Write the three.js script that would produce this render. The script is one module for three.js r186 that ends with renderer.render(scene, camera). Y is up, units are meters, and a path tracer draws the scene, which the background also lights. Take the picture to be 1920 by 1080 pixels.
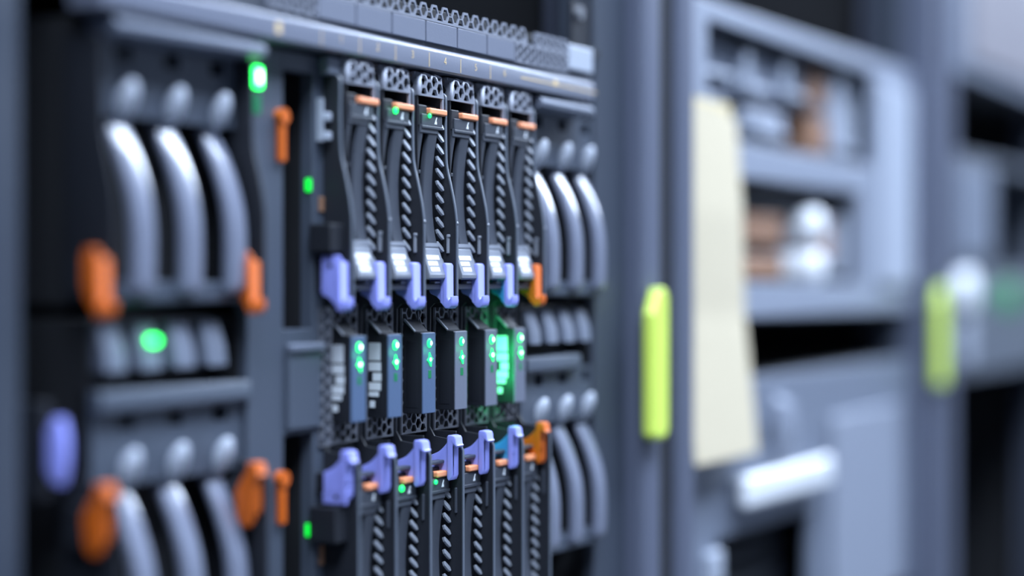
import * as THREE from 'three';
import { RoundedBoxGeometry } from 'three/addons/geometries/RoundedBoxGeometry.js';
import { mergeGeometries, toCreasedNormals } from 'three/addons/utils/BufferGeometryUtils.js';
import { RectAreaLightUniformsLib } from 'three/addons/lights/RectAreaLightUniformsLib.js';
import { FontLoader } from 'three/addons/loaders/FontLoader.js';
import { TextGeometry } from 'three/addons/geometries/TextGeometry.js';

// ---------------------------------------------------------------- camera, exposure, room light
RectAreaLightUniformsLib.init();
const scene = new THREE.Scene();
scene.background = new THREE.Color(0x000000);
const renderer = new THREE.WebGLRenderer({ antialias: true });
renderer.toneMapping = THREE.LinearToneMapping;
renderer.toneMappingExposure = 0.88;
renderer.shadowMap.enabled = true;
const EYE = 1.2;                                   // lens height above the floor, m
const camera = new THREE.PerspectiveCamera(16.12, 16 / 9, 0.02, 30);
camera.position.set(0, EYE, 0.414);
{
  const a = Math.atan2(1865, 3813), p = -Math.atan2(15, 3813);
  camera.lookAt(Math.cos(a) * Math.cos(p), EYE + Math.sin(p), 0.414 - Math.sin(a) * Math.cos(p));
}
camera.focus = 0.884;
camera.userData.fStop = 2.2;
const LIGHT_COLOR = new THREE.Color().setRGB(0.74, 0.87, 1.08);
const LAMP_NITS = 19.5;
const CEILING_LAMPS = [-0.35, 0.95, 2.25, 3.55, 4.85, 6.15].map((x) => [x, 0.70]);

// ---------------------------------------------------------------- helpers (all shapes in millimetres: x along the racks, y from lens height, z out of the racks)
const rand = (() => { let s = 20711; return () => ((s = (s * 1664525 + 1013904223) >>> 0) / 4294967296); })();
const V2 = (x, y) => new THREE.Vector2(x, y);
function box(x0, x1, y0, y1, z0, z1, r = 0.4) {
  const w = x1 - x0, h = y1 - y0, d = z1 - z0, rr = Math.min(r, 0.49 * Math.min(w, h, d));
  return new RoundedBoxGeometry(w, h, d, 2, rr).translate((x0 + x1) / 2, (y0 + y1) / 2, (z0 + z1) / 2);
}
function slab(pts, z0, z1, bevel = 0, holes = []) {          // outline in x-y, pushed out from z0 to z1
  const s = new THREE.Shape(pts.map(([x, y]) => V2(x, y)));
  for (const h of holes) s.holes.push(new THREE.Path(h.map(([x, y]) => V2(x, y))));
  const g = new THREE.ExtrudeGeometry(s, { depth: z1 - z0 - 2 * bevel, bevelEnabled: bevel > 0, bevelThickness: bevel, bevelSize: bevel, bevelOffset: -bevel, bevelSegments: 2, curveSegments: 8 });
  return g.translate(0, 0, z0 + bevel);
}
function side(pts, x0, x1, bevel = 0, crease = 0.5, holes = []) {   // outline in z-y, pushed from x0 to x1
  const s = new THREE.Shape(pts.map(([z, y]) => V2(z, y)));
  for (const h of holes) s.holes.push(new THREE.Path(h.map(([z, y]) => V2(z, y))));
  let g = new THREE.ExtrudeGeometry(s, { depth: x1 - x0 - 2 * bevel, bevelEnabled: bevel > 0, bevelThickness: bevel, bevelSize: bevel, bevelOffset: -bevel, bevelSegments: 3 });
  g = g.rotateY(-Math.PI / 2).translate(x1 - bevel, 0, 0);
  return crease ? toCreasedNormals(g, crease) : g;
}
function smooth(pts, n = 24) {                                // a curve through [z, y] points
  return new THREE.CatmullRomCurve3(pts.map(([z, y]) => new THREE.Vector3(z, y, 0)), false, 'centripetal').getPoints(n).map((p) => [p.x, p.y]);
}
function strap(curve, t, x0, x1, bevel = 0.5, n = 24) {       // a band of thickness t whose front follows the curve
  const front = smooth(curve, n), back = front.map(([z, y]) => [z - t, y]).reverse();
  return side([...front, ...back], x0, x1, bevel, 0.6);
}
function disc(x, y, z0, z1, r, seg = 20) { return new THREE.CylinderGeometry(r, r, z1 - z0, seg).rotateX(Math.PI / 2).translate(x, y, (z0 + z1) / 2); }
function dome(x, y, z, r, flat = 0.6) { return new THREE.SphereGeometry(r, 16, 10).scale(1, 1, flat).translate(x, y, z); }
function clip(poly, x0, x1, y0, y1) {
  const cut = (p, inside, meet) => { const o = []; p.forEach((a, i) => { const b = p[(i + 1) % p.length], ia = inside(a), ib = inside(b); if (ia) o.push(a); if (ia !== ib) o.push(meet(a, b)); }); return o; };
  const atX = (c) => (a, b) => [c, a[1] + ((b[1] - a[1]) * (c - a[0])) / (b[0] - a[0])], atY = (c) => (a, b) => [a[0] + ((b[0] - a[0]) * (c - a[1])) / (b[1] - a[1]), c];
  let p = cut(poly, (q) => q[0] >= x0, atX(x0)); p = cut(p, (q) => q[0] <= x1, atX(x1)); p = cut(p, (q) => q[1] >= y0, atY(y0)); return cut(p, (q) => q[1] <= y1, atY(y1));
}
const area = (p) => Math.abs(p.reduce((s, a, i) => { const b = p[(i + 1) % p.length]; return s + a[0] * b[1] - b[0] * a[1]; }, 0)) / 2;
function hexes(x0, x1, y0, y1, pitch, wall, rim = 0.7, ox = 0, oy = 0) {   // flat-topped cells clipped to a rectangle
  const a = pitch / Math.sqrt(3), r = (pitch - wall) / Math.sqrt(3), out = [];
  for (let c = 0, x = x0 + ox; x < x1 + a; c++, x += 1.5 * a)
    for (let y = y0 + oy + (c % 2) * pitch / 2; y < y1 + pitch; y += pitch) {
      const p = clip(Array.from({ length: 6 }, (_, k) => [x + r * Math.cos(k * Math.PI / 3), y + r * Math.sin(k * Math.PI / 3)]), x0 + rim, x1 - rim, y0 + rim, y1 - rim);
      if (p.length > 2 && area(p) > 0.18 * pitch * pitch) out.push(p);
    }
  return out;
}
const rect = (x0, x1, y0, y1) => [[x0, y0], [x1, y0], [x1, y1], [x0, y1]];
const hexPanel = (x0, x1, y0, y1, z0, z1, pitch, wall, ox, oy, rim) => slab(rect(x0, x1, y0, y1), z0, z1, 0, hexes(x0, x1, y0, y1, pitch, wall, rim, ox, oy));
function finish(list) {                                        // merge, metres, box-mapped uv in metres
  const gs = [].concat(list).map((g) => { const h = g.index ? g.toNonIndexed() : g.clone(); for (const k of Object.keys(h.attributes)) if (!['position', 'normal', 'uv'].includes(k)) h.deleteAttribute(k); h.clearGroups(); return h; });
  const g = gs.length > 1 ? mergeGeometries(gs) : gs[0];
  g.scale(0.001, 0.001, 0.001);
  const p = g.attributes.position, n = g.attributes.normal, uv = new Float32Array(p.count * 2);
  for (let i = 0; i < p.count; i++) {
    const ax = Math.abs(n.getX(i)), ay = Math.abs(n.getY(i)), az = Math.abs(n.getZ(i));
    const [u, v] = ax > ay && ax > az ? [p.getZ(i), p.getY(i)] : ay > az ? [p.getX(i), p.getZ(i)] : [p.getX(i), p.getY(i)];
    uv[2 * i] = u; uv[2 * i + 1] = v;
  }
  g.setAttribute('uv', new THREE.BufferAttribute(uv, 2));
  return g;
}
const cache = new Map();
const shared = (key, make) => { if (!cache.has(key)) cache.set(key, finish(make())); return cache.get(key); };
const taken = new Map();
function numbered(name) { const n = taken.get(name) ?? 0; taken.set(name, n + 1); return n ? `${name}_${String(n).padStart(3, '0')}` : name; }
const BASE = new Map();                                        // height (mm from the lens) of each thing's base
function tag(o, label, category, group) { o.userData.label = label; o.userData.category = category; if (group) o.userData.group = group; return o; }
function thing(name, label, category, [x, y, z], group) {
  const o = new THREE.Group(); o.name = numbered(name); scene.add(o);
  o.position.set(x / 1000, EYE + y / 1000, z / 1000); BASE.set(o, [x, y, z]);
  return tag(o, label, category, group);
}
// geometry of a part may be a finished BufferGeometry (in metres, placed by `at`) or a list of shapes in the thing's own millimetres
function part(name, shape, material, parent, label, at) {
  const g = Array.isArray(shape) || !shape.userData.done ? finish(shape) : shape;
  const m = new THREE.Mesh(g, material); m.name = name; m.castShadow = m.receiveShadow = true;
  if (at) m.position.set(at[0] / 1000, at[1] / 1000, at[2] / 1000);
  if (label) m.userData.label = label;
  parent.add(m); return m;
}
const keep = (key, make) => { const g = shared(key, make); g.userData.done = true; return g; };
function struct(name, shape, material) { const m = new THREE.Mesh(finish(shape), material); m.name = name; m.castShadow = m.receiveShadow = true; m.userData.kind = 'structure'; m.position.y = EYE; scene.add(m); return m; }

// ---------------------------------------------------------------- materials
function noiseTexture(size, seed, octaves) {
  let s = seed; const r = () => ((s = (s * 1664525 + 1013904223) >>> 0) / 4294967296);
  const out = new Float32Array(size * size); let norm = 0;
  for (const [n, amp] of octaves) {
    const lat = Float32Array.from({ length: n * n }, r); norm += amp;
    for (let y = 0; y < size; y++) for (let x = 0; x < size; x++) {
      const fx = (x / size) * n, fy = (y / size) * n, x0 = Math.floor(fx), y0 = Math.floor(fy), tx = fx - x0, ty = fy - y0, sx = tx * tx * (3 - 2 * tx), sy = ty * ty * (3 - 2 * ty);
      const at = (i, j) => lat[((j + n) % n) * n + ((i + n) % n)];
      out[y * size + x] += amp * ((at(x0, y0) * (1 - sx) + at(x0 + 1, y0) * sx) * (1 - sy) + (at(x0, y0 + 1) * (1 - sx) + at(x0 + 1, y0 + 1) * sx) * sy);
    }
  }
  const data = new Uint8Array(size * size * 4);
  for (let i = 0; i < size * size; i++) { const v = Math.round((out[i] / norm) * 255); data.set([v, v, v, 255], i * 4); }
  const t = new THREE.DataTexture(data, size, size); t.wrapS = t.wrapT = THREE.RepeatWrapping; t.magFilter = THREE.LinearFilter; t.needsUpdate = true; return t;
}
const grain = noiseTexture(256, 5, [[128, 1], [64, 0.8], [24, 0.5]]); grain.repeat.set(40, 40);
const mottle = noiseTexture(256, 9, [[8, 1], [24, 0.7], [96, 0.7]]); mottle.repeat.set(7, 7);
const lin = (r, g, b) => new THREE.Color().setRGB(r, g, b);
const mat = (color, roughness, extra = {}) => new THREE.MeshPhysicalMaterial({ color, roughness, bumpMap: grain, bumpScale: 0.00004, ...extra });
const M = {
  black: mat(lin(0.006, 0.007, 0.010), 0.7),
  bladeDark: mat(lin(0.011, 0.013, 0.019), 0.5),
  bladeGrey: mat(lin(0.042, 0.049, 0.065), 0.42),
  leverGrey: mat(lin(0.055, 0.063, 0.082), 0.4),
  mesh: mat(lin(0.27, 0.29, 0.35), 0.35, { metalness: 0.3 }),
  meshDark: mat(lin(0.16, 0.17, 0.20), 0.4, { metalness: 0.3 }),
  louver: mat(lin(0.30, 0.325, 0.375), 0.3, { metalness: 0.2 }),
  edge: mat(lin(0.10, 0.118, 0.15), 0.35),
  bar: mat(lin(0.135, 0.15, 0.20), 0.3, { roughnessMap: null }),
  tile: mat(lin(0.135, 0.152, 0.205), 0.45),
  rib: mat(lin(0.17, 0.19, 0.26), 0.3, { clearcoat: 1, clearcoatRoughness: 0.14, ior: 1.6 }),
  panel: mat(lin(0.058, 0.072, 0.10), 0.45),
  ledge: mat(lin(0.12, 0.14, 0.19), 0.55),
  tagGrey: mat(lin(0.21, 0.23, 0.275), 0.35),
  labelWhite: mat(lin(0.86, 0.87, 0.9), 0.5),
  printWhite: mat(lin(0.75, 0.8, 0.85), 0.6),
  blue: mat(lin(0.30, 0.33, 0.84), 0.32),
  cyan: mat(lin(0.05, 0.32, 0.66), 0.35),  // latch blue with green light spill mixed into the colour
  orange: mat(lin(0.60, 0.112, 0.003), 0.5),
  salmon: mat(lin(0.88, 0.33, 0.16), 0.45),
  copper: mat(lin(0.28, 0.15, 0.09), 0.5),
  gold: mat(lin(0.75, 0.56, 0.30), 0.5),
  faceBlue: mat(lin(0.075, 0.12, 0.215), 0.4),
  rackGrey: mat(lin(0.036, 0.046, 0.067), 0.5, { bumpMap: mottle, bumpScale: 0.0001 }),
  rackLight: mat(lin(0.098, 0.112, 0.16), 0.4, { bumpMap: mottle, bumpScale: 0.0001 }),
  unitGrey: mat(lin(0.25, 0.28, 0.35), 0.4),
  panelGrey: mat(lin(0.09, 0.105, 0.135), 0.5),
  knob: mat(lin(0.44, 0.48, 0.56), 0.3),
  warmGrey: mat(lin(0.20, 0.19, 0.215), 0.5),
  unitMid: mat(lin(0.155, 0.18, 0.235), 0.45),
  unitLight: mat(lin(0.38, 0.42, 0.50), 0.35),
  white: mat(lin(0.85, 0.88, 0.92), 0.25, { clearcoat: 0.5, clearcoatRoughness: 0.15 }),
  tape: mat(lin(0.66, 0.55, 0.32), 0.6),
  paper: mat(lin(0.58, 0.505, 0.36), 0.9, { bumpMap: mottle, bumpScale: 0.0003 }),
  lime: mat(lin(0.68, 0.86, 0.13), 0.35),
  screw: mat(lin(0.5, 0.52, 0.56), 0.3, { metalness: 0.8 }),
  wall: mat(lin(0.16, 0.17, 0.19), 0.85, { bumpMap: mottle, bumpScale: 0.0004 }),
  floor: mat(lin(0.10, 0.11, 0.13), 0.5, { bumpMap: mottle, bumpScale: 0.0003 }),
  led: new THREE.MeshStandardMaterial({ color: 0x06361c, emissive: lin(0.01, 1, 0.16), emissiveIntensity: 4, roughness: 0.3 }),
  ledCore: new THREE.MeshStandardMaterial({ color: 0x9fffc8, emissive: lin(0.6, 1, 0.7), emissiveIntensity: 8, roughness: 0.3 }),
  ledReflection: new THREE.MeshStandardMaterial({ color: 0x06361c, emissive: lin(0.01, 0.30, 0.14), emissiveIntensity: 0.8, roughness: 0.3 }),  // weak glow painted in for reflections of the green lamps
  ledBright: new THREE.MeshStandardMaterial({ color: 0x06361c, emissive: lin(0.02, 1, 0.12), emissiveIntensity: 9, roughness: 0.3 }),
  ledFar: new THREE.MeshStandardMaterial({ color: 0x06361c, emissive: lin(0.02, 0.5, 0.13), emissiveIntensity: 0.6, roughness: 0.3 }),
  ledSmall: new THREE.MeshStandardMaterial({ color: 0x06361c, emissive: lin(0.004, 1, 0.06), emissiveIntensity: 1.6, roughness: 0.3 }),
  lampFace: new THREE.MeshStandardMaterial({ color: 0xffffff, emissive: LIGHT_COLOR, emissiveIntensity: 6, roughness: 0.6 }),
};
const GREEN = lin(0.02, 1, 0.25);
function glow(parent, x, y, z, candela, size = 0.1) {          // the light of an indicator lamp (mm in the thing's own space)
  const l = new THREE.PointLight(GREEN, candela); l.name = 'indicator_glow'; l.castShadow = true; l.shadow.radius = size; l.position.set(x / 1000, y / 1000, z / 1000); parent.add(l); return l;
}

// ---------------------------------------------------------------- the room
struct('floor', box(-1700, 7500, -1300, -1200, -1400, 1900, 1), M.floor);
struct('ceiling', box(-1700, 7500, 1400, 1500, -1400, 1900, 1), M.wall);
struct('wall_back', box(-1700, 7500, -1200, 1400, -1400, -1300, 1), M.wall);
struct('wall_front', box(-1700, 7500, -1200, 1400, 1800, 1900, 1), M.wall);
struct('wall_left', box(-1700, -1600, -1200, 1400, -1300, 1800, 1), M.wall);
struct('wall_right', box(7400, 7500, -1200, 1400, -1300, 1800, 1), M.wall);
for (const [x, z] of CEILING_LAMPS) {
  const t = thing('ceiling_light', 'flat white ceiling light panel over the aisle in front of racks', 'ceiling light', [x * 1000, 1376, z * 1000], 'light panels over the aisle');
  part('frame', [box(-649, 649, 0, 24, -300, 300, 1)], M.wall, t);
  part('diffuser', [box(-645, 645, -2, 0.5, -285, 285, 0.5)], M.lampFace, t);
  const l = new THREE.RectAreaLight(LIGHT_COLOR, LAMP_NITS, 1.29, 0.57); l.name = 'panel_light';
  l.position.set(0, -0.006, 0); l.rotation.x = -Math.PI / 2; t.add(l);
}

// ---------------------------------------------------------------- server racks
const RACK_PITCH = 606, RACK0 = 446;
function rack(n, label, leftPost) {
  const x0 = RACK0 + n * RACK_PITCH, w = 587, t = thing('server_rack', label, 'rack', [x0, -1200, 0], 'row of server racks');
  const H = 2050;
  part('base', [box(0, w, 0, 60, -1000, -6, 3)], M.rackGrey, t);
  part('top_panel', [box(0, w, H - 40, H, -1000, -6, 3)], M.rackGrey, t);
  part('side_panel', [box(0, 3, 60, H - 40, -1000, -40, 0.5)], M.black, t);
  part('side_panel', [box(w - 4, w - 1, 60, H - 40, -1000, -40, 0.5)], M.black, t);
  part('back_panel', [box(3, w - 3, 60, H - 40, -1000, -990, 0.5)], M.black, t);
  part('pillar', [box(n ? 5 : 0, 28, 60, H - 40, -60, 2, 5)], M.rackLight, t);
  part('pillar', [box(w - 30, w - 4, 60, H - 40, -60, 2, 5)], M.rackLight, t);
  const pz = n ? -21.6 : -9, pw = n ? 45 : 71.5;
  part('post', [box(28, leftPost, 60, H - 40, pz - 21, pz, 1.5)], M.rackGrey, t);
  part('post', [box(w - pw, w - 30, 60, H - 40, pz - 21, pz, 1.5)], M.rackGrey, t);
  if (!n) part('mounting_rail', [box(leftPost, leftPost + 22, 60, H - 40, -48, -38, 0.5)], M.bladeDark, t);
  if (n) part('gap_shade', [box(-18.4, 4.8, 60, H - 40, -60, -4, 2)], M.black, t);  // added black strip standing in for the shade between two racks
  // grip on the pillar: a rounded bar with one slanted shoulder on two stubs
  const y = 1200 - 44, grip = [[0, -38], [0, 26], [9, 40], [17, 40], [22, 35], [22, -36], [18, -41], [4, -41]].map(([a, b]) => [a, b]);
  const gx = w - 36;
  const g = part('grip', [slab(grip.map(([a, b]) => [gx + a, y + b]), 2.6, 10, 2.2), box(gx + 6, gx + 17, y - 32, y - 22, 1.6, 4, 0.5), box(gx + 6, gx + 17, y + 20, y + 30, 1.6, 4, 0.5)], M.lime, t, 'yellow-green plastic grip');
  return t;
}
rack(0, 'dark grey rack cabinet holding the blade chassis', 65);
rack(1, 'rack cabinet with a paper strip hanging over its equipment', 44);
rack(2, 'rack cabinet with a round white knob on a grey unit', 44);

// ---------------------------------------------------------------- blade chassis
const PITCH = 29.7, CELL0 = 713.8;
const cellX = (i) => CELL0 + PITCH * i;
const TOP = 118, BOTTOM = -178;
const chassis = thing('blade_chassis', 'grey blade chassis with numbered top bar filling the rack', 'blade chassis', [750, BOTTOM - 2, 0]);
const C = (x) => x - 750, Y = (y) => y - (BOTTOM - 2);
const cb = (x0, x1, y0, y1, z0, z1, r) => box(C(x0), C(x1), Y(y0), Y(y1), z0, z1, r);
part('shell', [cb(534, 538, BOTTOM, 118, -700, -32, 0.5), cb(960.8, 961.3, BOTTOM, 118, -700, -14, 0.1), cb(534, 961, BOTTOM - 2, BOTTOM + 2, -700, -14, 0.5), cb(534, 961, 114, 118, -700, -6, 0.5), cb(538, 960, BOTTOM, 114, -704, -700, 0.5)], M.black, chassis);
part('side_flange', [cb(511.5, 538, BOTTOM, 118, -36, -32, 0.5)], M.bladeDark, chassis);
// top bar: rounded upper lip
part('top_bar', [side([[-12, 89.6], [0.6, 89.6], [1.5, 90.4], [1.6, 97.4], [1.2, 98.7], [0.2, 99.5], [-1.5, 99.8], [-12, 99.8]].map(([z, y]) => [z, Y(y)]), C(538), C(937), 0.3, 0.7)], M.bar, chassis, 'bar with printed slot numbers');
part('upper_strip', [cb(600, 940, 99.8, 112, -8, -1.2, 0.3)], M.bladeGrey, chassis);
const joints = [675.4, 704.6, 733.8, 763, 792, 821.0, 849.8];
for (let k = 0; k < 6; k++) part('cover_tile', [cb(joints[k] + 0.45, joints[k + 1] - 0.45, 101.7, 110.7, -1.4, 0, 0.35)], M.tile, chassis);
part('end_block', [cb(909.5, 938.5, 103.5, 116, -6, 0.6, 1)], M.unitLight, chassis, 'pale end block');
{ // crenellated honeycomb edge
  const pitch = 5.6, wall = 1.0, a = pitch / Math.sqrt(3), ro = (pitch + wall) / Math.sqrt(3), ri = (pitch - wall) / Math.sqrt(3);
  const strip = (x0, x1, name) => {
    const top = [], holes = [], yc = 114.9, n = Math.floor((x1 - x0) / (3 * a));
    for (let k = 0; k < n; k++) {
      const xc = x0 + 1.5 * a + k * 3 * a, R = ro;
      top.push([xc - R + 0.15, yc], [xc - R / 2, yc + R * 0.866], [xc + R / 2, yc + R * 0.866], [xc + R - 0.15, yc]);
      holes.push(Array.from({ length: 6 }, (_, q) => [xc + ri * Math.cos(q * Math.PI / 3), yc + ri * Math.sin(q * Math.PI / 3)]));
      if (k < n - 1) { const xb = xc + 1.5 * a; holes.push([[xb - ri * 0.98, 111.9], [xb + ri * 0.98, 111.9], [xb + ri * 0.5, yc - 0.5 + 0.05], [xb - ri * 0.5, yc - 0.5 + 0.05]]); }
    }
    const xe = x0 + 3 * a * n + 0.3;
    part(name, [slab([[x0 - 0.3, 110.9], [xe, 110.9], ...top.reverse()].map(([x, y]) => [C(x), Y(y)]), -0.7, 0, 0, holes.map((h) => h.map(([x, y]) => [C(x), Y(y)])))], M.mesh, chassis, 'honeycomb edge strip');
  };
  strip(640, 871, 'honeycomb_strip');
}
part('vent_mesh', [hexPanel(C(850.4), C(909), Y(101.5), Y(110.8), -1.4, 0, 4.6, 0.9, 1, 1)], M.mesh, chassis);
part('vent_mesh', [hexPanel(C(871.5), C(909), Y(110.9), Y(117.5), -1.4, 0, 4.6, 0.9, 1, 1)], M.mesh, chassis);
part('vent_mesh', [hexPanel(C(640), C(675), Y(101.5), Y(110.8), -1.4, 0, 4.6, 0.9, 1, 1)], M.mesh, chassis);
part('screw_head', [disc(C(946), Y(136), -12, -9.2, 3.4), cb(943.5, 948.5, 135.5, 136.5, -9.4, -8.9, 0.1)], M.screw, chassis);
part('ear', [cb(938, 961, 118.2, 142, -13, -11, 0.5)], M.bladeDark, chassis);
{
  const font = await new FontLoader().loadAsync('fonts/droid/droid_sans_regular.typeface.json');
  const digit = (s, x) => {
    const g = new TextGeometry(s, { font, size: 3.0, depth: 0.06, curveSegments: 4, bevelEnabled: false }); g.computeBoundingBox();
    part('slot_number', [g.translate(C(x) - (g.boundingBox.max.x + g.boundingBox.min.x) / 2, Y(93.2), 1.6)], M.gold, chassis);
  };
  joints.slice(0, 6).forEach((x, k) => digit(String(k + 1), x + 14.6));
  for (const x of joints.slice(0, 6)) part('slot_mark', [cb(x - 0.17, x + 0.17, 90.8, 97, 1.5, 1.68, 0.02)], M.gold, chassis);
  part('slot_mark', [cb(853, 940, 94.0, 94.6, 1.5, 1.68, 0.02)], M.gold, chassis);
  part('slot_mark', [cb(889, 893, 93.6, 96.4, 1.5, 1.7, 0.02)], M.gold, chassis);
  part('slot_mark', [cb(643, 646.5, 92.2, 96.4, 1.5, 1.7, 0.02)], M.gold, chassis);
}
// blue tab on the flange beside the ribbed panels
part('release_tab', [side([[-15, -50], [-12, -45], [-9, -45], [-7.6, -50], [-7.2, -56], [-7.6, -62], [-9, -67], [-12, -67], [-15, -62]].map(([z, y]) => [z, Y(y)]), C(529.5), C(534), 1.2, 0.7)], M.blue, chassis, 'blue plastic tab');
part('tab_bracket', [cb(528, 534, -72, -40, -33, -15, 0.6)], M.bladeDark, chassis);

// ---------------------------------------------------------------- shapes shared by the blades and panels
const LATCH_UP = smooth([[-4.5, 10], [-4.5, 0], [-4.3, -5.5], [-1, -7.2], [2.2, -10.4], [4, -12]], 18);
const latchWeb = (top = 5.5) => side([[-4.5, top], ...LATCH_UP.filter(([, y]) => y < top - 0.5), [4.3, -12], [4.3, top - 0.8], [3, top]], 0.9, 2.3, 0.25);
const latchBar = () => side([[2.2, 6.8], [3.0, 7.4], [3.9, 7.2], [4.5, 6.2], [4.6, -7.4], [5.3, -8.6], [6.0, -7.9], [6.2, -6.9], [6.9, -7.1], [7.1, -9], [6.7, -11.2], [5.4, -12.3], [3.6, -12.3], [2.4, -11]], 0.2, 6.6, 0.5, 0.7);
const latchRidge = () => side([[1.2, 5], [3, 5], [3, -11], [2.4, -10.8], [1.2, -9.6]], 0.3, 2.0, 0.2);
const LOW = smooth([[-3.5, -75.5], [0, -74], [3, -71.4], [5.4, -68.2], [6.2, -67.2]], 14);
const lowWeb = () => side([...LOW, [7, -67], [7, -84], [-3.5, -84]], 0.9, 2.3, 0.25);
const lowBar = () => side([[4.4, -67.6], [5, -66.8], [6.6, -66.7], [8.2, -67.1], [8.8, -68.2], [9.0, -70.4], [9.6, -71.2], [9.2, -72.0], [8.2, -71.4], [7.4, -70.6], [7.0, -71.6], [7.0, -84], [6.2, -86], [5.2, -86.4], [4.4, -85.4]], 0.2, 6.6, 0.5, 0.7);
const LEVER = [[0, 66.2], [-0.7, 62], [-1.9, 55], [-2.8, 47], [-3.2, 38], [-2.7, 27], [-1.6, 19], [-0.7, 15.4]];
const louverShape = [[-2.1, 2.3], [-0.9, 2.4], [0.5, 1.1], [2.1, -0.5], [2.2, -2.3], [1.0, -2.5], [-0.3, -1.5], [-2.1, 0.5]];
function dividerProfile() {
  const up = smooth([[-2.6, 81.6], [-0.8, 80.4], [-0.3, 77], [-0.4, 68], [-0.2, 56], [0.2, 49.5], [2.2, 41], [4.2, 31.5], [5.1, 24.6]], 30);
  return [...up, [5.2, 20], [5.2, -7.6], [4.4, -9.2], [-6, -10.2], [-8, -12], [-8.4, -64], [-6, -68], [4.8, -69.6], [7.0, -71.4], [8.0, -74], [8.2, -78], [8.2, -176], [-16, -176], [-16, 81.6]];
}
const edgeBand = (pts, w = 0.5) => side([...pts.map(([z, y]) => [z + 0.12, y]), ...pts.map(([z, y]) => [z - w, y]).reverse()], 8.05, 9.55, 0.1, 0.6);
function dividerEdge() {
  const p = dividerProfile();
  return [edgeBand(p.slice(0, 33)), edgeBand([[7.0, -71.4], [8.0, -74], [8.2, -78], [8.2, -176]])];
}
const LOWER_Z = 3.4;

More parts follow.
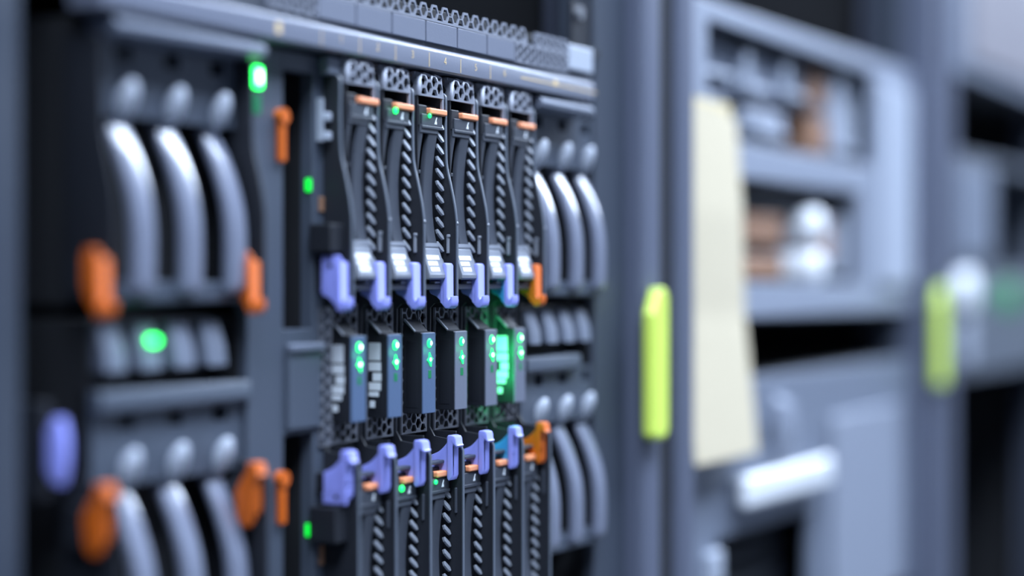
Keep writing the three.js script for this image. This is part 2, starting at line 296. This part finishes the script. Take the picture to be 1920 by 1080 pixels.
// ---------------------------------------------------------------- blade servers
const bladeLabels = [
  'blade server beside the card-slot panel, white print on its lamp block, unlit orange bars',
  'blade server with white print on its lamp block and green lamps at its orange bars',
  'blade server without print, with small green lamps at its orange bars',
  'blade server with blue latches and no green lamps, next to the spill-tinted blade',
  'blade server with blue latches, green spill painted on their sides, next to the orange-latched blade',
  'blade server with orange latches beside the ribbed filler panels',
];
function blade(i) {
  const t = thing('blade_server', bladeLabels[i], 'blade server', [cellX(i), BOTTOM + 2, 0], 'blade servers in the numbered slots');
  const off = -(BOTTOM + 2), P = (name, key, make, m, parent = t, label) => part(name, keep('blade_' + key, () => [].concat(make()).map((g) => g.translate(0, off, 0))), m, parent, label);
  P('body', 'body', () => [box(-15.3, 13.6, BOTTOM + 2, 88, -600, -15, 0.5)], M.black);
  P('side_wall', 'side', () => [box(-15.6, -14.7, BOTTOM + 2, -66, -15, 1.6, 0.2), box(-15.6, -14.7, -66, -12, -15, -9.6, 0.2), box(-15.6, -14.7, -12, 78.2, -15, -1.2, 0.2)], M.bladeDark);
  // honeycomb cap rolled over at the top
  P('vent_cap', 'cap', () => {
    const g = hexPanel(-15.5, 6.4, 78.4, 92, -1.1, 0, 5.5, 1.15, 3.6, 1.2, 0.8), p = g.attributes.position, R = 2.6, y0 = 86.2;
    for (let k = 0; k < p.count; k++) {
      const y = p.getY(k), z = p.getZ(k);
      if (y > y0) { const th = Math.min((y - y0) / R, Math.PI / 2), rest = Math.max(0, y - y0 - R * Math.PI / 2), r = R + z; p.setXYZ(k, p.getX(k), y0 + r * Math.sin(th), -R + r * Math.cos(th) - rest); }
    }
    g.computeVertexNormals();
    return [toCreasedNormals(g, 0.9), side(rect(-13, -1.4, 78.6, 86.4), -15.5, -14.6, 0, 0, [[[-9.4, 81], [-4.6, 81], [-3.2, 83], [-4.6, 85.2], [-9.4, 85.2]].reverse()]), box(4.9, 6.4, 73.4, 79, -1.4, -0.1, 0.3), box(-15.3, 6.2, 87.6, 88.7, -13, -2.8, 0.2)];
  }, M.mesh, t, 'honeycomb vent');
  P('bezel_block', 'bez', () => [box(-15.3, -8.2, 65.6, 74.6, -13, -0.6, 0.5), box(-8.2, 5, 70, 75, -13, -3, 0.4)], M.bladeDark);
  P('touch_bar', 'bar1', () => [box(-7.4, 8.0, 70.9, 73.7, -3, 0.9, 0.8)], M.salmon, t, 'salmon orange strip');
  const plate = P('icon_plate', 'plate', () => [box(-13.6, 4.6, 65.4, 70.8, -4, 0, 0.35), box(-13.8, 4.8, 64.6, 65.9, -4, 0.35, 0.3)], M.bladeGrey);
  const icon = () => [slab([[-2.6, 66.9], [-1.9, 66.9], [-0.2, 69.9], [-0.9, 69.9]], 0, 0.12), slab([[-1.5, 66.9], [-0.5, 66.9], [-0.7, 68.2], [-1.3, 68.2]], 0, 0.12)];
  P('icon', 'icon', icon, M.printWhite, plate);
  const lever = () => [strap(LEVER, 2.4, -14.6, -11.6, 0.5), strap(LEVER, 2.4, -6.6, 1.4, 0.6), box(-14.6, 1.4, 62.6, 65.6, -2.6, -0.2, 0.5), box(-11.8, -10.6, 45.4, 47, -4.2, -2.4, 0.3)];
  P('lever', 'lever', lever, M.leverGrey);
  // sloped tag
  const tg = P('asset_tag', 'tag', () => [side([[-0.7, 15.6], [-0.3, 15.9], [0.1, 14.4], [-0.1, 13.6], [0.3, 13.2], [3.4, 3.6], [3.9, 2.2], [3.8, 0.9], [3.0, 0.2], [-2, 0.2], [-3, 13]], -13.8, 1.4, 0.35, 0.4)], M.tagGrey, t, 'pale grey sloped tag');
  const n0 = new THREE.Vector2(3.1, -9.6).normalize();
  const at = (v) => 0.3 + (13.2 - v) * (3.1 / 9.6);
  [[10.6, 8.7, -12.4, -1.2, 4], [8.0, 6.2, -12.4, -3.8, 3], [5.5, 3.7, -11.6, -3.6, 3]].forEach(([y1, y0, x0, x1, n], r) => {
    P('label_row', 'label' + r, () => Array.from({ length: n }, (_, k) => { const w = (x1 - x0) / n; return side([[at(y1) - 0.2, y1], [at(y1) + 0.12, y1], [at(y0) + 0.12, y0], [at(y0) - 0.2, y0]], x0 + k * w + 0.08, x0 + (k + 1) * w - 0.08); }), M.labelWhite, tg, 'white label squares');
  });
  P('tag_foot', 'foot', () => [box(-13.8, 0.2, -4.2, -1.6, -6, 1.6, 0.5)], M.bladeGrey);
  P('foot_clip', 'clip', () => [box(-4.6, 0, -1.5, -0.6, -1, 1.4, 0.25)], M.louver);
  const lm = i === 5 ? M.orange : M.blue, wm = i === 4 ? M.cyan : lm;  // one blade has green spill put into its web colour
  const la = P('latch', 'latch', latchBar, lm, t, i === 5 ? 'orange latch' : 'lavender blue latch');
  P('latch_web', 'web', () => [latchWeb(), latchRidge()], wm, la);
  // vent louvers beside the lever
  const lou = keep('louver', () => [slab(louverShape, -1.2, 0, 0.25).rotateX(-0.32)]);
  for (let k = 0; k < 12; k++) part('louver', lou, M.louver, t, undefined, [5, off + 67.4 - k * 5.28, -1.0]);
  P('louver_back', 'lback', () => [box(2.0, 7.8, 4, 70.5, -6, -4.4, 0.3)], M.bladeDark);
  const dv = P('divider', 'div', () => [side(dividerProfile(), 8.2, 9.4, 0.1, 0.5)], M.bladeDark);
  P('divider_edge', 'dedge', dividerEdge, M.edge, dv);
  P('divider_stud', 'stud', () => [dome(8.8, 24.6, 5.1, 0.75, 0.8), box(7.0, 8.3, 11.5, 19.5, 0.6, 1.8, 0.3), box(6.6, 8.3, 18.4, 19.8, 0.8, 2.2, 0.4)], M.louver, dv);
  // middle honeycomb and lamp block
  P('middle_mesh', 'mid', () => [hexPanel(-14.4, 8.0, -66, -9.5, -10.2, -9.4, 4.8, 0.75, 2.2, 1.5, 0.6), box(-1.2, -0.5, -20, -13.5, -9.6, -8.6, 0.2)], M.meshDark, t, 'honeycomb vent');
  const blk = P('lamp_block', 'block', () => [side([[-9.4, -17], [-8.8, -17], [-3.8, -22.0], [-0.9, -22.4], [-0.5, -23], [-0.5, -57], [-9.4, -57]], -13.2, -1.4, 0.3, 0.4), side([[-8.0, -26], [-2.6, -26], [-2.6, -54.4], [-8.0, -54.4]], -13.36, -13.1, 0.05)], M.bladeDark);
  P('shoulder_edge', 'shoulder', () => [side([[-9.2, -16.4], [-8.6, -16.6], [-3.6, -21.6], [-3.9, -22.3], [-9.2, -17.4]], -13.6, -12.6, 0.15)], M.louver, blk);
  P('lamp_plate', 'lplate', () => [box(-13.0, -1.6, -57, -22.6, -0.7, 0, 0.3)], i < 3 ? M.faceBlue : M.tile, blk, 'blue-grey lamp face');
  P('lamp', 'l1', () => [dome(-7.2, -27.0, 0, 2.0, 0.35)], M.led, blk, 'round green lamp');
  P('lamp_core', 'l1c', () => [dome(-6.6, -27.0, 0.45, 1.0, 0.4)], M.ledCore, blk);
  P('lamp', 'l2', () => [slab([[-9.4, -34.2], [-7.9, -33.2], [-7.4, -31], [-6.4, -32.8], [-4.6, -33.6], [-5.9, -34.8], [-6.2, -37], [-7.6, -35.2]], 0, 0.5, 0.1)], M.led, blk, 'star-shaped green lamp');
  P('lamp_core', 'l2c', () => [dome(-6.9, -34, 0.45, 0.8, 0.3)], M.ledCore, blk);
  P('lamp', 'l3', () => [box(-8.2, -5.6, -42, -38.6, -0.1, 0.12, 0.05)], M.ledReflection, blk, 'painted dim green reflection');  // painted reflection of the lamps above, not a lamp itself
  glow(t, -7.0, off - 30, 3.0, 0.00006);
  if (i < 2 || i === 5) P('printing', 'print', () => [
    ...[[-26, -33.2, -9.1, -3.6], [-34, -37.6, -9.1, -3.4], [-38.4, -41.8, -7.2, -3.2], [-42.4, -45.6, -9.0, -3.4], [-46.2, -48.2, -9.0, -4.4], [-50, -52.8, -8.6, -6.2]].map(([y1, y0, z0, z1]) => box(-13.62, -13.3, y0, y1, z0, z1, 0.1)),
  ], M.printWhite, blk, 'white printed characters');
  if (i === 4) { P('side_lamp', 'slamp', () => [dome(-1.2, -33, -4.6, 1.3, 0.8), dome(-1.2, -45, -4.6, 1.1, 0.8)], M.led, blk); glow(t, 1.2, off - 33, -4.4, 0.0026, 0.06); glow(t, 1.2, off - 46, -4.4, 0.002, 0.06); }
  // lower half
  const ll = P('latch', 'lowbar', lowBar, lm, t, i === 5 ? 'orange latch' : 'lavender blue latch');
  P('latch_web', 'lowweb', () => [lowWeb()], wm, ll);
  P('pull_bar', 'pull', () => [box(-13.6, 1.2, -79.0, -77.4, -1, 3.0, 0.6), box(1.0, 3.4, -80.6, -77.6, -6, 2.6, 0.5), box(-14.2, -12.6, -81, -77.6, -6, 2.6, 0.4)], M.leverGrey);
  P('bezel_block', 'bez2', () => [box(-15.3, -8.2, -90.8, -81.6, -13, 2.8, 0.5), box(-8.2, 5, -86, -80.6, -13, 0.4, 0.4)], M.bladeDark);
  P('touch_bar', 'bar2', () => [box(-7.4, 8.0, -84.6, -81.9, -1, LOWER_Z + 0.9, 0.8)], M.salmon, t, 'salmon orange strip');
  const plate2 = P('icon_plate', 'plate2', () => [box(-13.6, 4.6, -90.4, -84.9, -1, LOWER_Z, 0.35), box(-13.8, 4.8, -91.4, -90, -1, LOWER_Z + 0.35, 0.3)], M.bladeGrey);
  P('icon', 'icon2', () => icon().map((g) => g.translate(0, -155.8, LOWER_Z)), M.printWhite, plate2);
  P('lever', 'lever2', () => lever().map((g) => g.translate(0, -156.6, LOWER_Z)), M.leverGrey);
  for (let k = 0; k < 11; k++) part('louver', lou, M.louver, t, undefined, [5.4, off - 92.2 - k * 5.28, LOWER_Z - 1.2]);
  P('louver_back', 'lback2', () => [box(2.0, 7.8, -172, -88, -6, -1.0, 0.3)], M.bladeDark);
  P('bottom_bezel', 'bb', () => [box(-14.6, 1.4, -174, -142, -4, 1, 0.6)], M.bladeGrey);
  P('guide_clip', 'gclip', () => [box(6.9, 8.2, -101, -90, 4.6, 5.6, 0.3)], M.leverGrey);
  if (i === 1 || i === 2) {
    const r = i === 1 ? 1.35 : 1.0;
    P('status_lamp', 'st' + i, () => [dome(-7.6, 70.2, 0.4, r, 0.7)], M.led, plate, 'small green lamp');
    P('status_lamp', 'st2' + i, () => [dome(-8.4, -86.2, LOWER_Z + 0.4, r, 0.7)], M.led, plate2, 'small green lamp');
    glow(t, -7.6, off + 70, 3, 0.00002); glow(t, -8.4, off - 86.2, LOWER_Z + 3, 0.00002);
  }
  return t;
}
for (let i = 0; i < 6; i++) blade(i);

// ---------------------------------------------------------------- panel with the two card slots (beside the first blade)
{
  const x0 = 638, t = thing('card_slot_panel', 'narrow grey panel with two tall black card slots and orange keys', 'slot panel', [668, BOTTOM + 2, 0]);
  const X = (x) => x - 668, Yp = (y) => y - (BOTTOM + 2), pb = (a, b, c, d, e, f, r) => box(X(a), X(b), Yp(c), Yp(d), e, f, r);
  part('face', [pb(x0, 663, BOTTOM + 2, 88.5, -14, -8, 0.6), pb(684.5, 697.8, BOTTOM + 2, 88.5, -14, -8, 0.6), pb(663, 684.5, 80.8, 88.5, -14, -8, 0.6), pb(663, 684.5, -60, -19, -14, -8, 0.6)], M.panel, t);
  part('slot_housing', [pb(662, 663, BOTTOM + 2, 81, -60, -14, 0.2), pb(684.5, 685.5, BOTTOM + 2, 81, -60, -14, 0.2), pb(662, 685.5, BOTTOM + 2, 81, -62, -60, 0.2)], M.black, t);
  part('cover', [pb(664, 688, -58, -25, -8, -6.4, 0.8)], M.panel, t);
  part('cover_lip', [pb(664, 689, -28, -24.6, -8, -5, 1)], M.ledge, t);
  const key = (y) => part('key', [disc(X(659.4), Yp(y), -8, -4.6, 3.0), pb(657.6, 661.2, y - 17.5, y, -8, -5.2, 0.8)], M.orange, t, 'orange key-shaped release');
  key(62.5); key(-76);
  for (const [y, z] of [[37.4, -9.5], [-98.5, -9.5]]) { part('lamp', [pb(683.2, 684.6, y - 2.6, y + 2.6, -11, -8.4, 0.6)], M.ledSmall, t, 'small green lamp'); glow(t, X(681.4), Yp(y), -8, 0.00001); }
  part('contact', [pb(688.6, 692, 27, 33, -8, -7.2, 0.3)], M.copper, t); part('contact', [pb(688.6, 692, -113, -105, -8, -7.2, 0.3)], M.copper, t);
  part('connector', [pb(686.8, 688, 54.6, 71.6, -8, -5, 0.3), pb(687.8, 691, 62.6, 66.2, -8, -3, 0.8), pb(687.8, 691, 55, 58.6, -8, -3, 0.8)], M.unitLight, t, 'pale connector pins');
  part('lamp', [pb(641.8, 647.2, 72, 80.2, -8.4, -6.6, 1.6)], M.ledBright, t, 'bright green rounded lamp'); part('lamp_core', [pb(643, 646, 74, 78.6, -6.8, -6.4, 0.15)], M.ledCore, t); glow(t, X(644.5), Yp(76), -3, 0.00004);
  part('lamp_reflection', [pb(642.2, 646.8, 62.5, 70, -8.4, -7.6, 0.3)], M.ledReflection, t);  // glowing block painted in as reflection of the bright lamp above
  part('edge_block', [pb(688, 697.6, 81, 88.4, -8, -3, 1.2)], M.unitMid, t);
  // release latches of the neighbouring cell, and its divider
  const bx = cellX(-1), dx = X(bx), move = (g) => g.translate(dx, Yp(0), 0);
  const la = part('latch', [move(latchBar())], M.blue, t, 'lavender blue latch'); part('latch_web', [move(latchWeb(9.6))], M.blue, la); part('latch_arm', [move(box(2.4, 5.6, -4, 8, -8.2, 2.6, 0.4))], M.bladeDark, la);
  part('latch_pin', [move(side(Array.from({ length: 12 }, (_, k) => [-0.4 + 0.9 * Math.cos(k / 6 * Math.PI), 5.6 + 0.9 * Math.sin(k / 6 * Math.PI)]), 0.6, 1.0))], M.bladeDark, la);
  const ll = part('latch', [move(lowBar())], M.blue, t, 'lavender blue latch'); part('latch_arm', [move(box(2.4, 5.6, -84, -76, -8.2, 4.6, 0.4))], M.bladeDark, ll); part('latch_web', [move(lowWeb()), move(side([[-4, -83], [6.8, -83], [6.8, -88], [-4, -88]], 0.9, 2.3, 0.5))], M.blue, ll);
  part('latch_pin', [move(side(Array.from({ length: 12 }, (_, k) => [2.2 + 0.9 * Math.cos(k / 6 * Math.PI), -85 + 0.9 * Math.sin(k / 6 * Math.PI)]), 0.6, 1.0))], M.bladeDark, ll);
  part('latch_mount', [move(box(-2.5, 7.6, 11, 22, -8.2, 2, 0.6))], M.bladeDark, t); part('latch_mount', [move(box(-2.5, 7.6, -103, -89, -8.2, 4, 0.6))], M.bladeDark, t);
  const dv = part('divider', [move(side(dividerProfile(), 8.2, 9.4, 0.1, 0.5))], M.bladeDark, t); part('divider_edge', dividerEdge().map(move), M.edge, dv);
  const vm = part('vent_mesh', [move(hexPanel(4, 13.2, -66, -11, -7.8, -7, 4.8, 0.75, 1.4, 1.2, 0.5))], M.meshDark, t, 'honeycomb vent');
  part('back_fill', [pb(686, 697.8, BOTTOM + 2, 88.5, -60, -14, 0.3)], M.black, t);
}

// ---------------------------------------------------------------- ribbed filler panels, three ribs each
const RIB = [[-13.8, 56], [-10.6, 50.5], [-7.4, 44.5], [-4.7, 38], [-2.5, 31.5], [-1.0, 25], [-0.2, 18], [0, 10], [-0.1, 2], [-0.5, -3], [-1.4, -4.8]];
function filler(xc, dy, label, rightLatch, leftLatch, lower, w0, w1) {
  // dy = 0 for the upper panel, about -126 for the lower one
  const yTop = lower ? -13 : 88.6, yBot = lower ? dy - 10 : -8.5;
  const t = thing('filler_panel', label, 'filler panel', [xc, yBot, 0], 'ribbed filler panels of the blade chassis');
  const B = (a, b, c, d, e, f, r) => box(a, b, c - yBot, d - yBot, e, f, r), T = (g) => g.translate(0, -yBot, 0);
  const L = -w0, R = w1, ribs = [-28, 0, 28], D = dy;
  part('back', [B(L, R, yBot, yTop, -40, -24, 0.5), B(L, L + 1.2, yBot, yTop, -24, -11, 0.2), B(R - 1.2, R, yBot, yTop, -24, -11, 0.2)], M.black, t);
  // face with three square holes above the ribs
  const y0 = 56 + D, y1 = 82 + D, holes = ribs.map((x) => rect(x - 4.6, x + 4.6, 74.4 + D - yBot, 80 + D - yBot).reverse());
  part('face', [slab(rect(L, R, y0 - yBot, y1 - yBot), -14, -10, 0, holes)], M.panel, t, 'face with three square holes');
  part('ledge', [T(side(lower ? [[-14, 80.5 + D], [-7.6, 80.8 + D], [-6, 82.4 + D], [-6, 87.6 + D], [-6.6, 88.6 + D], [-14, 88.8 + D]] : [[-14, 81.4], [-2, 81.8], [1.2, 83], [1.6, 85], [0.4, 87], [-3, 88.4], [-14, 88.6]], L, rightLatch === undefined ? 14 : R, 0.3, 0.7))], lower ? M.panel : M.ledge, t);
  part('bottom_bar', [B(L, R, -8.2 + D, -0.5 + D, -14, -4.6, 1.2)], M.panel, t);
  for (const x of ribs) {
    part('rib', [T(strap(RIB.map(([z, y]) => [z, y + D]), 5, x - 5.6, x + 5.6, 1.8, 36))], M.rib, t, 'curved grey rib');
    part('knob', [new THREE.SphereGeometry(1, 20, 14).scale(4.8, 8.2, 3.2).rotateX(0.4).translate(x + 0.4, 61 + D - yBot, -9.4)], M.knob, t, 'pale oval knob');
  }
  if (lower) { // slanted fins over the ledge
    for (let k = 0; k < 4; k++) part('fin', [T(side([[-14, -14], [-10.5, -15], [-7.4, -24], [-6.6, -31], [-14, -31]].map(([z, y]) => [z, y]), -44 + k * 20, -44 + k * 20 + 12.5, 1.2, 0.6))], M.ledge, t);
  }
  const latch = (x, m) => {
    const mv = (g) => g.translate(x - xc, -yBot, lower ? -4 : -2.4);
    const shapes = lower ? [mv(lowBar())] : [mv(latchBar())];
    const web = lower ? [mv(side([...smooth([[-1.4, -78], [1, -73.6], [3.4, -70.2], [5.6, -67.8]], 10), [6.8, -67], [6.8, -88], [5, -90.4], [2, -90.4], [-0.4, -87]], 0.9, 2.3, 0.5))] : [mv(side([[-2.6, 8], [-1.2, 10.4], [2.6, 10.4], [4.2, 8.4], [4.2, -12], [2.5, -11], [-1.4, -5.6], [-2.6, -2]], 0.9, 2.3, 0.25))];
    part('latch_mount', lower ? [mv(box(2.4, 6, -88, -74, -9, 3, 0.5))] : [mv(box(2.4, 6, -5, 7, -9, 1, 0.5))], M.bladeDark, t);
    const l = part('latch', shapes, m, t, 'orange latch'); part('latch_web', web, m, l);
    part('divider', [mv(lower ? side([[-16, -64], [-6, -66], [4.8, -69.6], [7.6, -72], [8, -76], [8, dy - 8], [-16, dy - 8]], 8.2, 9.4, 0.3) : side([...smooth([[-2.6, 81.6], [-0.8, 80.4], [-0.4, 68], [0.2, 49.5], [2.2, 41], [4.2, 31.5], [5.1, 24.6]], 24), [5.2, -7.6], [-16, -8.4], [-16, 81.6]], 8.2, 9.4, 0.3))], M.bladeDark, t);
  };
  if (rightLatch !== undefined) latch(rightLatch, M.orange);
  if (leftLatch !== undefined) latch(leftLatch, M.orange);
  return t;
}
const lowShift = -126;
filler(593.5, 0, 'upper panel of three curved ribs between two orange latches, by the card-slot panel', cellX(-3), cellX(-6), false, 46, 44);
const lf = filler(595, lowShift, 'lower ribbed panel with a round green lamp on its fins, by the card-slot panel', cellX(-3), cellX(-6), true, 47.5, 42.5);
{ const yb = lowShift - 10; part('lamp', [dome(578 - 595, -21 - yb, -5.6, 1.5, 0.8), disc(578 - 595, -21 - yb, -9, -5.6, 1.6)], M.ledBright, lf, 'round green lamp'); glow(lf, 575.5 - 595, -21 - yb, -1, 0.00004); }
filler(924, 0, 'upper panel of three curved ribs beside the orange-latch blade', undefined, undefined, false, 47.2, 36);
filler(924.4, lowShift, 'lower panel of three curved ribs beside the orange-latch blade', undefined, undefined, true, 48.2, 35);

// ---------------------------------------------------------------- second rack: storage unit, server below it, paper strip
{
  const t = thing('storage_unit', 'pale grey framed storage unit with two open bays behind the paper strip', 'storage unit', [1345, -26, -15]);
  const X = (x) => x - 1345, Yp = (y) => y + 26, b = (x0, x1, y0, y1, z0, z1, r) => box(X(x0), X(x1), Yp(y0), Yp(y1), z0, z1, r);
  part('front_frame', [slab(rect(X(1084), X(1606), Yp(-24), Yp(168)), -6, 0, 1, [rect(X(1143), X(1500), Yp(86), Yp(156)).reverse(), rect(X(1143), X(1462), Yp(-2), Yp(64)).reverse()])], M.unitGrey, t);
  part('case', [b(1100, 1104, -24, 166, -500, -6, 0.5), b(1588, 1592, -24, 166, -500, -6, 0.5), b(1100, 1592, -26, -22, -500, -6, 0.5), b(1100, 1592, 164, 168, -500, -6, 0.5), b(1100, 1592, -24, 166, -504, -500, 0.5), b(1104, 1588, 64.5, 85, -90, -6, 0.5), b(1104, 1588, -22, 164, -92, -90, 0.4)], M.black, t);
  part('side_plate', [b(1510, 1600, -4, 150, 0, 4, 2)], M.unitLight, t);
  for (const [x0, x1, y0, y1, m] of [[1146, 1222, 122, 152, 'unitMid'], [1226, 1300, 118, 150, 'unitGrey'], [1304, 1372, 120, 150, 'unitMid'], [1150, 1212, 92, 117, 'unitGrey'], [1246, 1330, 92, 113, 'unitGrey'], [1424, 1496, 90, 150, 'unitLight']])
    { const d = part('drive', [b(x0, x1, y0, y1, -85, -14, 3)], M[m], t); part('handle', [b(x0 + 6, x0 + 12, y0 + 4, y1 - 4, -14, -6, 2), b(x0 + 6, x1 - 10, y0 + 4, y0 + 8, -14, -9, 1.5)], M.unitLight, d); }
  for (const [x0, x1, y0, y1] of [[1378, 1416, 124, 150], [1382, 1420, 90, 116]]) part('connector', [b(x0, x1, y0, y1, -85, -12, 2)], M.copper, t, 'copper-brown connector');
  for (const [x0, x1, y0, y1] of [[1244, 1320, 24, 44], [1244, 1320, 0, 16], [1400, 1432, 14, 46]]) part('connector', [b(x0, x1, y0, y1, -85, -12, 2)], M.copper, t, 'copper-brown connector');
  part('drive', [b(1150, 1238, 2, 58, -85, -16, 3)], M.unitMid, t);
  part('drive', [b(1436, 1460, 2, 50, -85, -10, 3)], M.unitLight, t);
  part('bay_top', [b(1244, 1440, 50, 60, -85, -20, 2)], M.bladeGrey, t);
  for (const y of [37, 8]) part('knob', [disc(X(1366), Yp(y), -80, -4, 13, 24), new THREE.SphereGeometry(13, 24, 14).scale(1, 1, 0.5).translate(X(1366), Yp(y), -4)], M.white, t, 'white round knob');
}
{
  const t = thing('rack_server', 'blue-grey server under the storage unit with a long white pull bar', 'server', [1345, -240, -15]);
  const X = (x) => x - 1345, Yp = (y) => y + 240, b = (x0, x1, y0, y1, z0, z1, r) => box(X(x0), X(x1), Yp(y0), Yp(y1), z0, z1, r);
  part('front', [slab(rect(X(1084), X(1606), Yp(-240), Yp(-62)), -6, 0, 1.5, [rect(X(1160), X(1345), Yp(-236), Yp(-158)).reverse()])], M.unitMid, t);
  part('case', [b(1100, 1104, -240, -64, -600, -6, 0.5), b(1588, 1592, -240, -64, -600, -6, 0.5), b(1100, 1592, -240, -236, -600, -6, 0.5), b(1100, 1592, -66, -62, -600, -6, 0.5), b(1100, 1592, -240, -62, -604, -600, 0.5), b(1104, 1588, -236, -66, -62, -60, 0.4)], M.black, t);
  part('pull_bar', [b(1180, 1352, -141, -120, 5, 14, 4.4), b(1190, 1200, -138, -123, -1, 7, 2), b(1332, 1342, -138, -123, -1, 7, 2)], M.white, t, 'glossy white pull bar');
  part('door', [b(1384, 1560, -236, -96, 0, 4, 2)], M.unitGrey, t);
  part('button', [b(1136, 1156, -182, -162, -1, 6, 2.5)], M.unitLight, t, 'pale square button');
  part('hasp', [side([[0, -116], [8, -112], [12, -100], [8, -80], [0, -76]].map(([z, y]) => [z, Yp(y)]), X(1262), X(1282), 2, 0.7)], M.unitGrey, t);
  part('hasp_hole', [b(1248, 1256, -106, -94, -0.5, 1, 0.4)], M.bladeDark, t);
  for (let k = 0; k < 5; k++) part('vent_slat', [b(1160, 1345, -232 + k * 16, -226 + k * 16, -40, -20, 1.5)], M.bladeGrey, t);
  part('vent_module', [b(1200, 1240, -236, -175, -60, -30, 2)], M.unitMid, t);
}
{ // creased strip of cream paper hung from tape in front of the storage unit
  const n = 40, pts = [], x0 = 1088, yT = 103, yB = -106;
  const t = thing('paper_strip', 'long cream paper strip with creases hanging over the storage unit', 'paper', [x0 + 45, yB, -9]);
  const zAt = (y) => 1.5 + (y > 40 ? (yT - y) * 0.03 : y > -20 ? 1.9 - (40 - y) * 0.02 + 0 : 0.7 + (-20 - y) * 0.06);
  const wAt = (y) => 84 + ((yT - y) / (yT - yB)) * 24;
  const g = new THREE.PlaneGeometry(1, 1, 8, n), back = new THREE.PlaneGeometry(1, 1, 8, n), th = 0.35;
  const put = (geo, dz) => { const p = geo.attributes.position; for (let k = 0; k < p.count; k++) { const a = p.getX(k) + 0.5, y = yB + (p.getY(k) + 0.5) * (yT - yB), c = Math.max(0, (y - (yT - 12)) / 12); p.setXYZ(k, -45 + a * (wAt(y) - c * c * 22 * 0 ), y - yB - (y > yT - 1 ? a * a * 6 : 0), zAt(y) + Math.sin(a * 3.1) * 1.4 + dz); } geo.computeVertexNormals(); return geo; };
  put(g, 0); put(back, -th);
  const idx = back.index.array; for (let k = 0; k < idx.length; k += 3) { const q = idx[k]; idx[k] = idx[k + 1]; idx[k + 1] = q; }
  back.computeVertexNormals();
  part('sheet', [g, back], M.paper, t);
  part('tape', [box(-40, 30, yT - yB - 12, yT - yB + 3, 1.0, 1.6, 0.15)], M.tape, t);
}
// ---------------------------------------------------------------- third rack
{
  const t = thing('rack_server', 'pale grey unit high in the rack with the round white knob', 'server', [1951, 182, -15]);
  const X = (x) => x - 1951, b = (x0, x1, y0, y1, z0, z1, r) => box(X(x0), X(x1), y0 - 182, y1 - 182, z0, z1, r);
  part('front', [b(1690, 2212, 182, 300, -6, 0, 1.5)], M.unitMid, t);
  part('case', [b(1706, 2198, 182, 300, -600, -6, 1)], M.black, t);
  part('panel', [b(1800, 2100, 196, 290, 0, 3, 1.5)], M.warmGrey, t);
}
{
  const t = thing('control_unit', 'grey rack unit with a round white knob and a green lamp', 'control unit', [1951, -86, -15]);
  const X = (x) => x - 1951, b = (x0, x1, y0, y1, z0, z1, r) => box(X(x0), X(x1), y0 + 86, y1 + 86, z0, z1, r);
  part('front', [slab(rect(X(1690), X(2212), 0, 198), -6, 0, 1, [rect(X(1900), X(2190), 96, 190).reverse()])], M.panelGrey, t);
  part('case', [b(1706, 1710, -86, 112, -600, -6, 0.5), b(2194, 2198, -86, 112, -600, -6, 0.5), b(1706, 2198, -86, -82, -600, -6, 0.5), b(1706, 2198, 108, 112, -600, -6, 0.5), b(1706, 2198, -86, 112, -604, -600, 0.5)], M.panelGrey, t);
  part('panel', [b(1750, 1880, 22, 100, 0, 3, 1.5)], M.unitMid, t);
  part('knob', [disc(X(1768), 75, 0, 8, 20, 32), new THREE.SphereGeometry(20, 28, 14).scale(1, 1, 0.35).translate(X(1768), 75, 8)], M.white, t, 'white round knob');
  part('handle', [b(1758, 1782, -74, -34, 0, 9, 4)], M.unitLight, t);
  part('lamp', [dome(X(1958), 71, 0, 17, 0.5)], M.ledFar, t, 'green lamp'); glow(t, X(1958), 71, 12, 0.0008, 0.4);
}

renderer.render(scene, camera);
